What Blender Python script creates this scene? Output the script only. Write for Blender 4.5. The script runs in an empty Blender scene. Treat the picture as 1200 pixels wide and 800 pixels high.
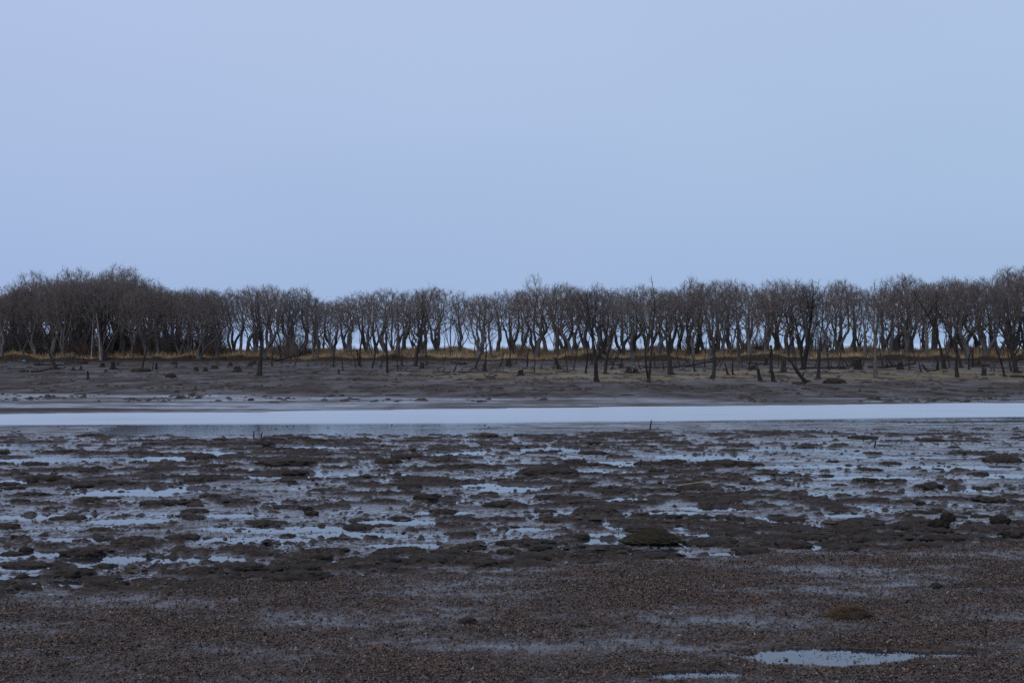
import bpy, math
import numpy as np
from mathutils import Vector

RS = np.random.RandomState
C = bpy.context.scene.collection
F, H, HZ = 1667.0, 3.0, 402.0            # photo focal length in pixels, eye height, horizon row

# ------------------------------------------------------------------ noise
_r = RS(7)
_perm = _r.permutation(256)
_perm = np.concatenate([_perm, _perm])
_ang = _r.rand(256) * 2 * np.pi
_gx, _gy = np.cos(_ang), np.sin(_ang)

def perlin(x, y, seed=0):
    x = np.asarray(x, float) + seed * 37.31; y = np.asarray(y, float) + seed * 71.77
    xi = np.floor(x).astype(np.int64); yi = np.floor(y).astype(np.int64)
    xf = x - xi; yf = y - yi
    u = xf * xf * xf * (xf * (xf * 6 - 15) + 10); v = yf * yf * yf * (yf * (yf * 6 - 15) + 10)
    def g(ix, iy, fx, fy):
        h = _perm[_perm[ix & 255] + (iy & 255)]
        return _gx[h] * fx + _gy[h] * fy
    a = g(xi, yi, xf, yf); b = g(xi + 1, yi, xf - 1, yf)
    c = g(xi, yi + 1, xf, yf - 1); d = g(xi + 1, yi + 1, xf - 1, yf - 1)
    return ((a + (b - a) * u) * (1 - v) + (c + (d - c) * u) * v) * 1.5

def fbm(x, y, o=3, seed=0, gain=0.5):
    s = 0; a = 1; t = 0
    for k in range(o):
        s = s + a * perlin(x * 2 ** k, y * 2 ** k, seed + k * 5); t += a; a *= gain
    return s / t * 1.25

def sm(a, b, x):
    t = np.clip((x - a) / (b - a), 0, 1)
    return t * t * (3 - 2 * t)

# ------------------------------------------------------------------ terrain
def W(px, py, z=0.0):
    d = (H - z) * F / (py - HZ)
    return (px - 600) / F * d, d

def ell(px, py, w, h):
    x, d = W(px, py)
    d0 = H * F / (py + h / 2 - HZ); d1 = H * F / (py - h / 2 - HZ)
    return x, (d0 + d1) / 2, w / 2 / F * d, (d1 - d0) / 2

BEACH_PUDDLES = [ell(*p) for p in [(970, 771, 200, 28), (1040, 768, 130, 17), (1090, 769, 110, 13), (1120, 767, 80, 10), (820, 791, 120, 16), (780, 796, 80, 8),
                                   (1150, 689, 130, 5), (1090, 691, 60, 5), (450, 702, 60, 3.5)]]
FLAT_POOLS = [ell(*p) for p in [
    (70, 538, 190, 7), (190, 537, 150, 8), (255, 531, 90, 5), (15, 566, 50, 9), (185, 576, 110, 11), (120, 578, 90, 7), (330, 558, 100, 5), (440, 556, 75, 4),
    (545, 531, 90, 5), (640, 526, 80, 7), (490, 534, 60, 4), (600, 573, 80, 9), (560, 568, 60, 8), (735, 585, 90, 5), (720, 544, 150, 7), (660, 553, 130, 4),
    (830, 536, 110, 8), (930, 527, 120, 5), (1150, 548, 160, 5), (1180, 558, 70, 6), (1135, 574, 60, 5), (520, 588, 50, 6), (520, 601, 70, 5), (150, 611, 90, 7),
    (270, 604, 70, 5), (60, 606, 120, 7), (330, 620, 190, 8), (420, 628, 110, 9), (300, 633, 150, 7), (100, 632, 120, 6), (25, 650, 110, 10), (60, 665, 140, 10),
    (160, 656, 150, 8), (240, 655, 110, 7), (20, 676, 90, 8), (90, 683, 120, 6), (325, 672, 12, 10), (380, 658, 30, 7), (635, 658, 30, 5), (690, 645, 30, 6),
    (795, 638, 60, 6), (870, 650, 90, 5), (960, 641, 55, 9), (1000, 637, 40, 6), (1050, 646, 120, 7), (1150, 641, 120, 7), (1190, 632, 60, 6), (890, 608, 60, 5),
    (985, 604, 50, 5), (840, 596, 80, 6), (790, 602, 60, 6), (700, 612, 50, 4), (480, 640, 90, 7), (460, 612, 120, 6), (610, 620, 70, 5), (700, 627, 60, 5), (690, 634, 60, 5), (830, 627, 60, 5), (760, 646, 90, 4), (760, 618, 120, 5),
    (20, 524, 90, 4), (340, 524, 150, 4), (1020, 560, 120, 5), (890, 562, 110, 4), (1080, 590, 60, 5), (960, 547, 110, 4), (1060, 536, 130, 3.5)]]
STRIP_POOLS = [ell(*p) for p in [(290, 508, 340, 7), (470, 506, 300, 8), (150, 511, 120, 4), (620, 507, 160, 6)]]

def edge(x):
    return 18.8 + 0.34 * np.clip(x, -9, 12) + 0.02 * x
def ch_near(x):
    return np.interp(x, [-80, -18.9, 0, 20.9, 80], [50, 52.4, 53.8, 58.4, 64])
def ch_far(x):
    return np.interp(x, [-80, -21.7, -11, 0, 12.3, 25.7, 80], [56, 60.2, 61.7, 65.5, 68.2, 71.2, 78])

def pool_mask(x, y, pools, n):
    w = np.zeros_like(x)
    for cx, cy, rx, ry in pools:
        m = (np.abs(x - cx) < rx * 1.6) & (np.abs(y - cy) < ry * 1.6)
        if m.any():
            r = np.sqrt(((x[m] - cx) / (rx * 1.1)) ** 2 + ((y[m] - cy) / ry) ** 2) + 0.32 * n[m]
            w[m] = np.maximum(w[m], 1 - sm(0.72, 1.08, r))
    return w

def terrain(x, y):
    """height, colour, wetness at world points"""
    x = np.asarray(x, float); y = np.asarray(y, float)
    small = fbm(x / .22, y / .22, 2, 3); mid = .85 * fbm(x / .95, y / .42, 4, 11, .66) + .34 * fbm(x / 3.6, y / 1.0, 2, 13); big = fbm(x / 9, y / 2.8, 2, 23)
    fine = fbm(x / .09, y / .09, 2, 31)
    wig = fbm(x / 1.6, y / 2.5, 2, 41)
    e = y - edge(x) + .55 * wig
    # litter beach
    bandn = fbm(x / 2.6, y / 1.25, 3, 51)
    zn = .020 + .010 * fbm(x / .5, y / .4, 2, 53) + .016 * bandn - .003 * np.minimum(e, 0) + .004 * fine
    wp = pool_mask(x, y, BEACH_PUDDLES, fbm(x / .22, y / .16, 3, 57) * .5)
    zn = zn * (1 - wp) + (-.025) * wp
    # mudflat with clods
    bias = np.interp(e, [0, 2.2, 3.4, 8, 14, 20, 30], [.04, -.02, -.13, -.20, -.16, -.11, -.05])
    bias = bias - .20 * sm(3, 9, x) * sm(26, 33, y) - .16 * sm(2, -4, x) * sm(30, 23, y)
    wf = pool_mask(x, y, FLAT_POOLS, mid)
    cc = mid + .36 * big + bias
    c = sm(.02, .15, cc) * (1 - wf)
    floor = .005 + .015 * fine + .013 * fbm(x / 2.4, y / 1.6, 3, 61) + .008 * small
    floor = floor * (1 - wf) + (-.03) * wf
    zf = floor * (1 - c) + c * (.026 + .048 * np.clip(.35 + mid, 0, 1.3) + .030 * small + .015 * fine)
    t = sm(-.35, .35, e)
    z = zn * (1 - t) + zf * t
    cm = c * t
    # smooth strip in front of the channel
    dn = y - ch_near(x)
    s = sm(-8.5, -5.0, dn + 1.2 * wig)
    ws = pool_mask(x, y, STRIP_POOLS, wig)
    zs = .010 - .016 * sm(3, -4, x) * sm(-16.5, -13, x) + .014 * fbm(x / 8, y / 1.4, 3, 71) + .005 * small + .003 * fine - .010 * sm(0, 10, x)
    zs = zs * (1 - ws) - .03 * ws
    z = z * (1 - s) + zs * s; cm = cm * (1 - s)
    # channel
    cw = 1.3 * fbm(x / 9, y / 1.6, 4, 75, .6)
    df = y - ch_far(x)
    k = sm(-1.6, 1.2, dn + cw) * (1 - sm(-1.2, 1.6, df + cw))
    z = z * (1 - k) - (.10 + .03 * fbm(x / 8, y / .9, 3, 77)) * k
    # far shore
    f = sm(-.8, 1.0, df + cw)
    start = np.interp(x, [-30, -5, 12, 30], [84, 78, 76, 78])
    rise = np.maximum(0, y - start)
    zfar = .012 + .020 * fbm(x / 13, y / 3.0, 3, 81) + np.minimum(rise, 112) * .0066 \
        + sm(0, 14, rise) * (.06 * fbm(x / 2.2, y / 2.6, 4, 83, .6) + .06 * fbm(x / 11, y / 6, 2, 85))
    z = z * (1 - f) + zfar * f
    # peat bank, grassy berm, back down to the sea
    yb = 188.5 + 1.3 * fbm(x / 7, x * 0 + .3, 3, 91) + 1.2 * fbm(x / 1.3, x * 0 + .7, 3, 92)
    bk = sm(-.9, .9, y - yb + .5 * small)
    z = z + np.clip(.50 + .75 * fbm(x / 5, y / 30, 3, 117), .08, 1.1) * bk + .75 * sm(0, 17, y - yb) - 3.6 * sm(214, 245, y)
    # --- colour
    one = np.ones_like(x)[..., None]
    def mix(a, b, w): return a * (1 - w[..., None]) + np.asarray(b) * w[..., None]
    col = one * np.array([.050, .041, .036])
    col = mix(col, [.068, .052, .041], np.clip(.5 + .9 * bandn, 0, 1) * (1 - t))
    col = mix(col, [.036, .029, .023], cm * np.clip(.55 + small, 0, 1))
    col = mix(col, [.016, .013, .011], cm * sm(-.1, .5, -small))
    fm = np.clip(.5 + 1.3 * fbm(x / 1.7, y / 9, 4, 95, .65), 0, 1)
    far_c = mix(one * np.array([.078, .065, .055]), [.036, .028, .022], fm)
    ol = sm(100, 108, y) * (1 - sm(134, 150, y)) * np.clip(.75 + 1.2 * fbm(x / 9, y / 8, 3, 97), 0, 1) * sm(-16, 2, x)
    far_c = mix(far_c, [.150, .118, .062], ol)
    patch = sm(.10, .34, fbm(x / 1.1, y / 6.0, 4, 99, .65)) * sm(64, 90, y)
    far_c = mix(far_c, [.022, .018, .016], patch * .8)
    col = mix(col, far_c, sm(60, 76, y))
    col = mix(col, [.034, .028, .023], sm(-4.5, -.6, y - yb + 3 * fm))
    gr = sm(.3, 1.2, y - yb + .6 * small)
    col = mix(col, [.22, .15, .07], gr * np.clip(.75 + fbm(x / 2.5, y / 5, 2, 115), 0, 1))
    wet = (1 - sm(-.004, .026, z)) * (1 - sm(84, 100, y)) * np.clip(.74 + 1.0 * fbm(x / 1.2, y / .6, 3, 107), .3, 1)
    wet = wet * (1 - .35 * sm(44, 48, y))
    wet = np.minimum(wet, np.where(y > 56, .34 + .06 * sm(0, -9, x), 1)) * np.where(y > 62, np.clip(.85 + .9 * sm(0, -9, x) + 1.4 * fbm(x / 7, y / 5, 3, 109), .2, 1.6), 1)
    wet = np.maximum(wet, .10 * sm(60, 70, y) * (1 - sm(165, 187, y)) * np.clip(.35 + 1.8 * fbm(x / 4, y / 9, 4, 103, .6), 0, 1))
    wet = np.maximum(wet, .60 * (1 - t) * np.clip(.30 - 1.3 * bandn + .8 * fbm(x / .3, y / .25, 2, 111), 0, 1))
    return z, col, wet, cm

def height(x, y):
    return terrain(np.atleast_1d(np.asarray(x, float)), np.atleast_1d(np.asarray(y, float)))[0]

_D = np.concatenate([np.arange(9, 60, .05), np.arange(60, 235, .2)])
def at(px, py):
    """the ground point that photo pixel (px, py) looks at"""
    xs = (px - 600) / F * _D
    p = HZ + (H - terrain(xs, _D)[0]) / _D * F
    i = np.argmax(p <= py)
    d = _D[i]
    return float((px - 600) / F * d), float(d), float(H - (py - HZ) * d / F)

# ------------------------------------------------------------------ mesh helpers
def mesh_from(name, verts, faces, mat, smooth=True, attrs=None):
    me = bpy.data.meshes.new(name)
    verts = np.asarray(verts, np.float32)
    faces = [np.asarray(f, np.int32) for f in faces if len(f)]
    me.vertices.add(len(verts)); me.vertices.foreach_set('co', verts.ravel())
    loops = np.concatenate([f.ravel() for f in faces])
    tot = np.concatenate([np.full(len(f), f.shape[1], np.int32) for f in faces])
    st = np.concatenate([[0], np.cumsum(tot)[:-1]]).astype(np.int32)
    me.loops.add(len(loops)); me.loops.foreach_set('vertex_index', loops)
    me.polygons.add(len(tot)); me.polygons.foreach_set('loop_start', st); me.polygons.foreach_set('loop_total', tot)
    me.polygons.foreach_set('use_smooth', np.full(len(tot), smooth, bool))
    if attrs:
        for k, v in attrs.items():
            if v.ndim == 2:
                a = me.color_attributes.new(k, 'FLOAT_COLOR', 'POINT')
                a.data.foreach_set('color', np.hstack([v, np.ones((len(v), 1))]).astype(np.float32).ravel())
            else:
                a = me.attributes.new(k, 'FLOAT', 'POINT'); a.data.foreach_set('value', v.astype(np.float32))
    me.update(calc_edges=True); me.validate()
    me.materials.append(mat)
    return me

def link(name, me, parent=None):
    o = bpy.data.objects.new(name, me); C.objects.link(o)
    if parent is not None: o.parent = parent
    return o

def thing(name, label, cat, loc, rotz=0.0, group=None, me=None, scale=1.0):
    o = bpy.data.objects.new(name, me); C.objects.link(o)
    o.location = loc; o.rotation_euler = (0, 0, rotz)
    o.scale = (scale,) * 3 if np.isscalar(scale) else scale
    o['label'] = label; o['category'] = cat
    if group: o['group'] = group
    return o

class MB:
    def __init__(s): s.v = []; s.q = []; s.t = []; s.n = 0
    def add(s, v, q=None, t=None):
        if q is not None and len(q): s.q.append(np.asarray(q) + s.n)
        if t is not None and len(t): s.t.append(np.asarray(t) + s.n)
        s.v.append(np.asarray(v, float)); s.n += len(v)
    def tubes(s, P, R, sides):
        """P (N,K,3) polylines, R (N,K) radii, all with the same number of points"""
        P = np.asarray(P, float); R = np.asarray(R, float)
        N, K, _ = P.shape
        T = np.empty_like(P); T[:, 1:-1] = P[:, 2:] - P[:, :-2]; T[:, 0] = P[:, 1] - P[:, 0]; T[:, -1] = P[:, -1] - P[:, -2]
        T /= np.linalg.norm(T, axis=2, keepdims=True) + 1e-9
        m = T.mean(1); ref = np.where((np.abs(m[:, 2]) > .7 * np.linalg.norm(m, axis=1))[:, None], [1., .13, 0], [0., .1, 1.])
        U = np.cross(T, ref[:, None, :]); U /= np.linalg.norm(U, axis=2, keepdims=True) + 1e-9
        V = np.cross(T, U)
        a = np.arange(sides) * 2 * np.pi / sides
        ring = P[:, :, None] + R[:, :, None, None] * (U[:, :, None] * np.cos(a)[None, None, :, None] + V[:, :, None] * np.sin(a)[None, None, :, None])
        idx = np.arange(N * K * sides).reshape(N, K, sides)
        A = idx[:, :-1]; B = idx[:, 1:]
        q = np.stack([A, np.roll(A, -1, 2), np.roll(B, -1, 2), B], -1).reshape(-1, 4)
        s.add(ring.reshape(-1, 3), q)
        # blunt ends
        tips = P[:, -1] + T[:, -1] * R[:, -1:] * .5
        e = idx[:, -1] 
        base = s.n - N * K * sides
        s.v.append(tips); ti = np.arange(N)[:, None] + N * K * sides
        s.t.append(np.stack([e, np.roll(e, -1, 1), np.broadcast_to(ti, e.shape)], -1).reshape(-1, 3) + base); s.n += N
    def mesh(s, name, mat, smooth=True):
        return mesh_from(name, np.concatenate(s.v), [np.concatenate(s.q) if s.q else [], np.concatenate(s.t) if s.t else []], mat, smooth)

# ------------------------------------------------------------------ materials
def mat_new(name):
    m = bpy.data.materials.new(name); m.use_nodes = True
    nt = m.node_tree
    return m, nt, nt.nodes['Principled BSDF']

def N(nt, typ, **kw):
    n = nt.nodes.new(typ)
    for k, v in kw.items():
        if k in n.inputs.keys(): n.inputs[k].default_value = v
        else: setattr(n, k, v)
    return n

def ramp(nt, stops):
    n = nt.nodes.new('ShaderNodeValToRGB'); cr = n.color_ramp
    while len(cr.elements) < len(stops): cr.elements.new(.5)
    for el, (p, c) in zip(cr.elements, stops):
        el.position = p; el.color = (*c, 1) if len(c) == 3 else c
    return n

def wet_layer(nt, b, fac, rough, normal, ior):
    L = nt.links.new; out = nt.nodes['Material Output']
    gl = N(nt, 'ShaderNodeBsdfGlossy', distribution='MULTI_GGX'); gl.inputs['Color'].default_value = (.94, .98, 1, 1)
    fr = N(nt, 'ShaderNodeFresnel', IOR=ior); ml = N(nt, 'ShaderNodeMath', operation='MULTIPLY')
    L(fr.outputs[0], ml.inputs[0])
    if fac is None: ml.inputs[1].default_value = 1
    else: L(fac, ml.inputs[1])
    if hasattr(rough, 'links'): L(rough, gl.inputs['Roughness'])
    else: gl.inputs['Roughness'].default_value = rough
    L(normal, gl.inputs['Normal'])
    mx = N(nt, 'ShaderNodeMixShader'); L(ml.outputs[0], mx.inputs[0]); L(b.outputs[0], mx.inputs[1]); L(gl.outputs[0], mx.inputs[2]); L(mx.outputs[0], out.inputs['Surface'])

def ground_material():
    m, nt, b = mat_new('wet_mud'); L = nt.links.new
    col = N(nt, 'ShaderNodeAttribute', attribute_name='Col'); wet = N(nt, 'ShaderNodeAttribute', attribute_name='Wet')
    geo = N(nt, 'ShaderNodeNewGeometry')
    n1 = N(nt, 'ShaderNodeTexNoise', Scale=7.0, Detail=6.0, Roughness=.65); n2 = N(nt, 'ShaderNodeTexNoise', Scale=45.0, Detail=3.0, Roughness=.7)
    L(geo.outputs['Position'], n1.inputs['Vector']); L(geo.outputs['Position'], n2.inputs['Vector'])
    r1 = ramp(nt, [(.3, (.62, .60, .58)), (.7, (1.42, 1.36, 1.30))]); L(n1.outputs['Fac'], r1.inputs['Fac'])
    r2 = ramp(nt, [(.35, (.7, .7, .72)), (.68, (1.35, 1.28, 1.2))]); L(n2.outputs['Fac'], r2.inputs['Fac'])
    m1 = N(nt, 'ShaderNodeMix', data_type='RGBA', blend_type='MULTIPLY'); m1.inputs[0].default_value = 1
    m2 = N(nt, 'ShaderNodeMix', data_type='RGBA', blend_type='MULTIPLY'); m2.inputs[0].default_value = 1
    L(col.outputs['Color'], m1.inputs[6]); L(r1.outputs['Color'], m1.inputs[7])
    L(m1.outputs[2], m2.inputs[6]); L(r2.outputs['Color'], m2.inputs[7]); L(m2.outputs[2], b.inputs['Base Color'])
    mr = N(nt, 'ShaderNodeMapRange'); L(wet.outputs['Fac'], mr.inputs['Value'])
    mr.inputs['To Min'].default_value = .55; mr.inputs['To Max'].default_value = .16; b.inputs['Roughness'].default_value = .9
    b.inputs['Specular IOR Level'].default_value = .12
    bp = N(nt, 'ShaderNodeBump', Strength=.55, Distance=.02); L(n2.outputs['Fac'], bp.inputs['Height'])
    bp2 = N(nt, 'ShaderNodeBump', Strength=.5, Distance=.06); L(n1.outputs['Fac'], bp2.inputs['Height']); L(bp.outputs[0], bp2.inputs['Normal'])
    L(bp2.outputs[0], b.inputs['Normal'])
    wet_layer(nt, b, wet.outputs['Fac'], mr.outputs[0], bp2.outputs[0], 1.34)
    return m

def water_material():
    m, nt, b = mat_new('tidal_water'); L = nt.links.new
    b.inputs['Base Color'].default_value = (.022, .025, .030, 1); b.inputs['IOR'].default_value = 1.38
    rip = N(nt, 'ShaderNodeAttribute', attribute_name='Ripple')
    geo = N(nt, 'ShaderNodeNewGeometry')
    mp = N(nt, 'ShaderNodeMapping'); mp.inputs['Scale'].default_value = (.9, 2.2, 1); L(geo.outputs['Position'], mp.inputs['Vector'])
    n = N(nt, 'ShaderNodeTexNoise', Scale=5.0, Detail=3.0, Roughness=.6); L(mp.outputs[0], n.inputs['Vector'])
    mr = N(nt, 'ShaderNodeMapRange'); L(rip.outputs['Fac'], mr.inputs['Value']); mr.inputs['To Min'].default_value = .04; mr.inputs['To Max'].default_value = .34
    b.inputs['Roughness'].default_value = .6; b.inputs['Specular IOR Level'].default_value = .0
    ms = N(nt, 'ShaderNodeMapRange'); L(rip.outputs['Fac'], ms.inputs['Value']); ms.inputs['To Min'].default_value = .04; ms.inputs['To Max'].default_value = .14
    bp = N(nt, 'ShaderNodeBump', Distance=.02); L(n.outputs['Fac'], bp.inputs['Height']); L(ms.outputs[0], bp.inputs['Strength'])
    wet_layer(nt, b, None, mr.outputs[0], bp.outputs[0], 1.52)
    return m

def wood_material(name, c0, c1, scale=3.0, rnd=.35, tint=None):
    m, nt, b = mat_new(name); L = nt.links.new
    tc = N(nt, 'ShaderNodeTexCoord'); mp = N(nt, 'ShaderNodeMapping'); mp.inputs['Scale'].default_value = (1, 1, .25)
    L(tc.outputs['Object'], mp.inputs['Vector'])
    n = N(nt, 'ShaderNodeTexNoise', Scale=scale, Detail=5.0, Roughness=.65); L(mp.outputs[0], n.inputs['Vector'])
    r = ramp(nt, [(.32, c0), (.7, c1)]); L(n.outputs['Fac'], r.inputs['Fac'])
    oi = N(nt, 'ShaderNodeObjectInfo')
    lo, hi = 1 - rnd, 1 + rnd
    t = tint or ((lo, lo, lo), (hi, hi, hi))
    r2 = ramp(nt, [(i / (len(t) - 1), c) for i, c in enumerate(t)]); L(oi.outputs['Random'], r2.inputs['Fac'])
    mx = N(nt, 'ShaderNodeMix', data_type='RGBA', blend_type='MULTIPLY'); mx.inputs[0].default_value = 1
    L(r.outputs['Color'], mx.inputs[6]); L(r2.outputs['Color'], mx.inputs[7]); L(mx.outputs[2], b.inputs['Base Color'])
    b.inputs['Roughness'].default_value = .9; b.inputs['Specular IOR Level'].default_value = .15
    bp = N(nt, 'ShaderNodeBump', Strength=.5, Distance=.03); L(n.outputs['Fac'], bp.inputs['Height']); L(bp.outputs[0], b.inputs['Normal'])
    return m

def attr_material(name, attr, rough=.85, spec=.2):
    m, nt, b = mat_new(name)
    a = N(nt, 'ShaderNodeAttribute', attribute_name=attr); nt.links.new(a.outputs['Color'], b.inputs['Base Color'])
    b.inputs['Roughness'].default_value = rough; b.inputs['Specular IOR Level'].default_value = spec
    return m

def clod_material(name, dark, light, moss=None, scale=9.0):
    m, nt, b = mat_new(name); L = nt.links.new
    geo = N(nt, 'ShaderNodeNewGeometry'); 
    n = N(nt, 'ShaderNodeTexNoise', Scale=scale, Detail=7.0, Roughness=.7); L(geo.outputs['Position'], n.inputs['Vector'])
    r = ramp(nt, [(.33, dark), (.68, light)]); L(n.outputs['Fac'], r.inputs['Fac'])
    out = r.outputs['Color']
    if moss:
        sx = N(nt, 'ShaderNodeSeparateXYZ'); L(geo.outputs['Normal'], sx.inputs[0])
        ad = N(nt, 'ShaderNodeMath', operation='MULTIPLY_ADD'); L(n.outputs['Fac'], ad.inputs[0]); ad.inputs[1].default_value = 1.3; L(sx.outputs['Z'], ad.inputs[2])
        rr = ramp(nt, [(.0, (0, 0, 0)), (1.0, (1, 1, 1))]); mr = N(nt, 'ShaderNodeMapRange'); mr.inputs['From Min'].default_value = .85; mr.inputs['From Max'].default_value = 1.35
        L(ad.outputs[0], mr.inputs['Value'])
        mx = N(nt, 'ShaderNodeMix', data_type='RGBA'); L(mr.outputs[0], mx.inputs[0]); L(out, mx.inputs[6]); mx.inputs[7].default_value = (*moss, 1)
        out = mx.outputs[2]
    L(out, b.inputs['Base Color'])
    b.inputs['Roughness'].default_value = .85; b.inputs['Specular IOR Level'].default_value = .15
    bp = N(nt, 'ShaderNodeBump', Strength=.8, Distance=.03); L(n.outputs['Fac'], bp.inputs['Height']); L(bp.outputs[0], b.inputs['Normal'])
    return m

M_ground = ground_material(); M_water = water_material()
M_bark = wood_material('oak_bark', (.056, .054, .055), (.130, .124, .121), 3.0, .32)
M_twig = wood_material('oak_twigs', (.112, .099, .092), (.190, .168, .156), 2.0, tint=[(.72, .72, .74), (.95, .93, .94), (1.12, .98, .92), (.95, .98, .98), (1.2, 1.1, 1.06)])
M_rust = wood_material('rusty_twigs', (.090, .062, .050), (.150, .102, .078), 2.0, .2)
M_birch = wood_material('birch_bark', (.16, .15, .14), (.42, .39, .35), 5.0, .1)
M_dead = wood_material('dead_wood', (.013, .012, .012), (.046, .042, .040), 5.0, .25)
M_pale = wood_material('weathered_wood', (.055, .051, .048), (.125, .115, .105), 5.0, .2)
M_clod = clod_material('seaweed_clod', (.015, .012, .010), (.050, .040, .031))
M_rock = clod_material('mossy_rock', (.007, .006, .005), (.030, .026, .021), moss=(.038, .031, .017))
M_dark = clod_material('weedy_rock', (.008, .007, .006), (.036, .030, .022), scale=14.0)
M_litter = attr_material('leaf_litter', 'Col', .75, .25)
M_grass = attr_material('dry_grass', 'Col', .9, .1)

# ------------------------------------------------------------------ ground sheet and water
def build_ground():
    d = 8.0; rows = []
    while d < 262:
        rows.append(d)
        d += float(np.interp(d, [8, 20, 22, 48, 70, 110, 180, 190, 215, 262], [.014, .045, .06, .11, .22, .45, .6, .28, .5, 2]))
    rows = np.array([.5, 3, 5, 6.5, 7.5] + rows)
    fine = np.linspace(-.43, .43, 1120)
    side = np.array([.45, .48, .52, .6, .7, .85, 1.1, 1.5, 2.2, 4.0])
    th = np.concatenate([-side[::-1], fine, side])
    X = rows[:, None] * th[None, :]; Y = np.repeat(rows[:, None], len(th), 1)
    z, col, wet, cm = terrain(X.ravel(), Y.ravel())
    R, K = X.shape
    idx = np.arange(R * K).reshape(R, K)
    q = np.stack([idx[:-1, :-1], idx[:-1, 1:], idx[1:, 1:], idx[1:, :-1]], -1).reshape(-1, 4)
    me = mesh_from('mudflat', np.stack([X.ravel(), Y.ravel(), z], 1), [q], M_ground, True, {'Col': col, 'Wet': wet})
    o = link('mudflat', me); o['kind'] = 'structure'

def build_water():
    ys = np.concatenate([np.arange(0, 100, .5), [110, 150, 200, 235, 300, 500, 1000, 3000, 9000, 30000]])
    xs = np.concatenate([[-30000, -8000, -2000, -400, -150], np.arange(-80, 80.1, 2), [150, 400, 2000, 8000, 30000]])
    X, Y = np.meshgrid(xs, ys); x = X.ravel(); y = Y.ravel()
    k = (.13 * sm(42, 46, y) + .87 * sm(-1.2, .8, y - ch_near(x))) * (y < 120) + (y > 150)
    k = k * (1 + .35 * fbm(x / 12, y / 2.0, 3, 131) * (y < 120))
    idx = np.arange(len(x)).reshape(X.shape)
    q = np.stack([idx[:-1, :-1], idx[:-1, 1:], idx[1:, 1:], idx[1:, :-1]], -1).reshape(-1, 4)
    me = mesh_from('tidal_water', np.stack([x, y, x * 0], 1), [q], M_water, True, {'Ripple': k.astype(float)})
    o = link('tidal_water', me); o['kind'] = 'structure'

# ------------------------------------------------------------------ leaf litter on the near beach
def build_litter():
    r = RS(5)
    n = 560000
    y = 10.5 + (r.rand(n) ** .9) * 13.5; x = (r.rand(n) * 2 - 1) * (y * .40)
    z, col, wet, cm = terrain(x, y)
    e = y - edge(x) + .55 * fbm(x / 1.6, y / 2.5, 2, 41)
    dens = np.clip(.78 + 1.0 * fbm(x / 2.6, y / 1.25, 3, 51) + .45 * fbm(x / .35, y / .3, 2, 55), .06, 1) * np.where(e < 0, 1, .10)
    dens *= np.where(z < -.014, .05, np.where(z < .003, .35, 1.0))
    keep = r.rand(n) < dens
    x, y, z, e = x[keep], y[keep], z[keep], e[keep]; n = len(x)
    ln = .007 + .017 * r.rand(n) ** 2.2; wd = ln * (.18 + .45 * r.rand(n))
    a = r.rand(n) * 6.283; tilt = r.normal(0, .30, n); curl = r.rand(n) * .5
    ux, uy = np.cos(a), np.sin(a)
    zz = np.maximum(z, 0) + .004 + .007 * r.rand(n)
    V = np.zeros((n, 6, 3))
    for k, s in enumerate((-1, 0, 1)):
        cx = x + ux * ln * s; cy = y + uy * ln * s
        cz = zz + tilt * ln * s + curl * ln * (abs(s) - .3)
        w = wd * (1 if s == 0 else .55)
        roll = r.normal(0, .35, n)
        V[:, 2 * k] = np.stack([cx - uy * w, cy + ux * w, cz + roll * w], 1)
        V[:, 2 * k + 1] = np.stack([cx + uy * w, cy - ux * w, cz - roll * w], 1)
    i = np.arange(n)[:, None] * 6
    q = np.concatenate([i + [0, 1, 3, 2], i + [2, 3, 5, 4]])
    pal = np.array([[.028, .023, .020], [.045, .034, .027], [.068, .044, .029], [.095, .052, .028], [.058, .051, .047], [.12, .098, .075], [.020, .018, .017]])
    pr = np.array([.28, .24, .14, .07, .12, .025, .125])
    c = pal[r.choice(len(pal), n, p=pr)] * (.78 + .60 * r.rand(n, 1))
    rust = .8 * sm(.1, .5, fbm(x / 1.2, y / .6, 2, 59))[:, None]
    c = c * (1 - .45 * rust) + np.array([.072, .040, .024]) * .45 * rust
    c = c * 1.75 * np.array([.99, .99, 1.0])
    me = mesh_from('leaf_litter', V.reshape(-1, 3), [q], M_litter, False, {'Col': np.repeat(c, 6, 0)})
    o = link('leaf_litter', me); o['kind'] = 'stuff'
    o['label'] = 'brown and rusty fallen leaves and seaweed scraps strewn over the near shore'; o['category'] = 'leaf litter'

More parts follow.
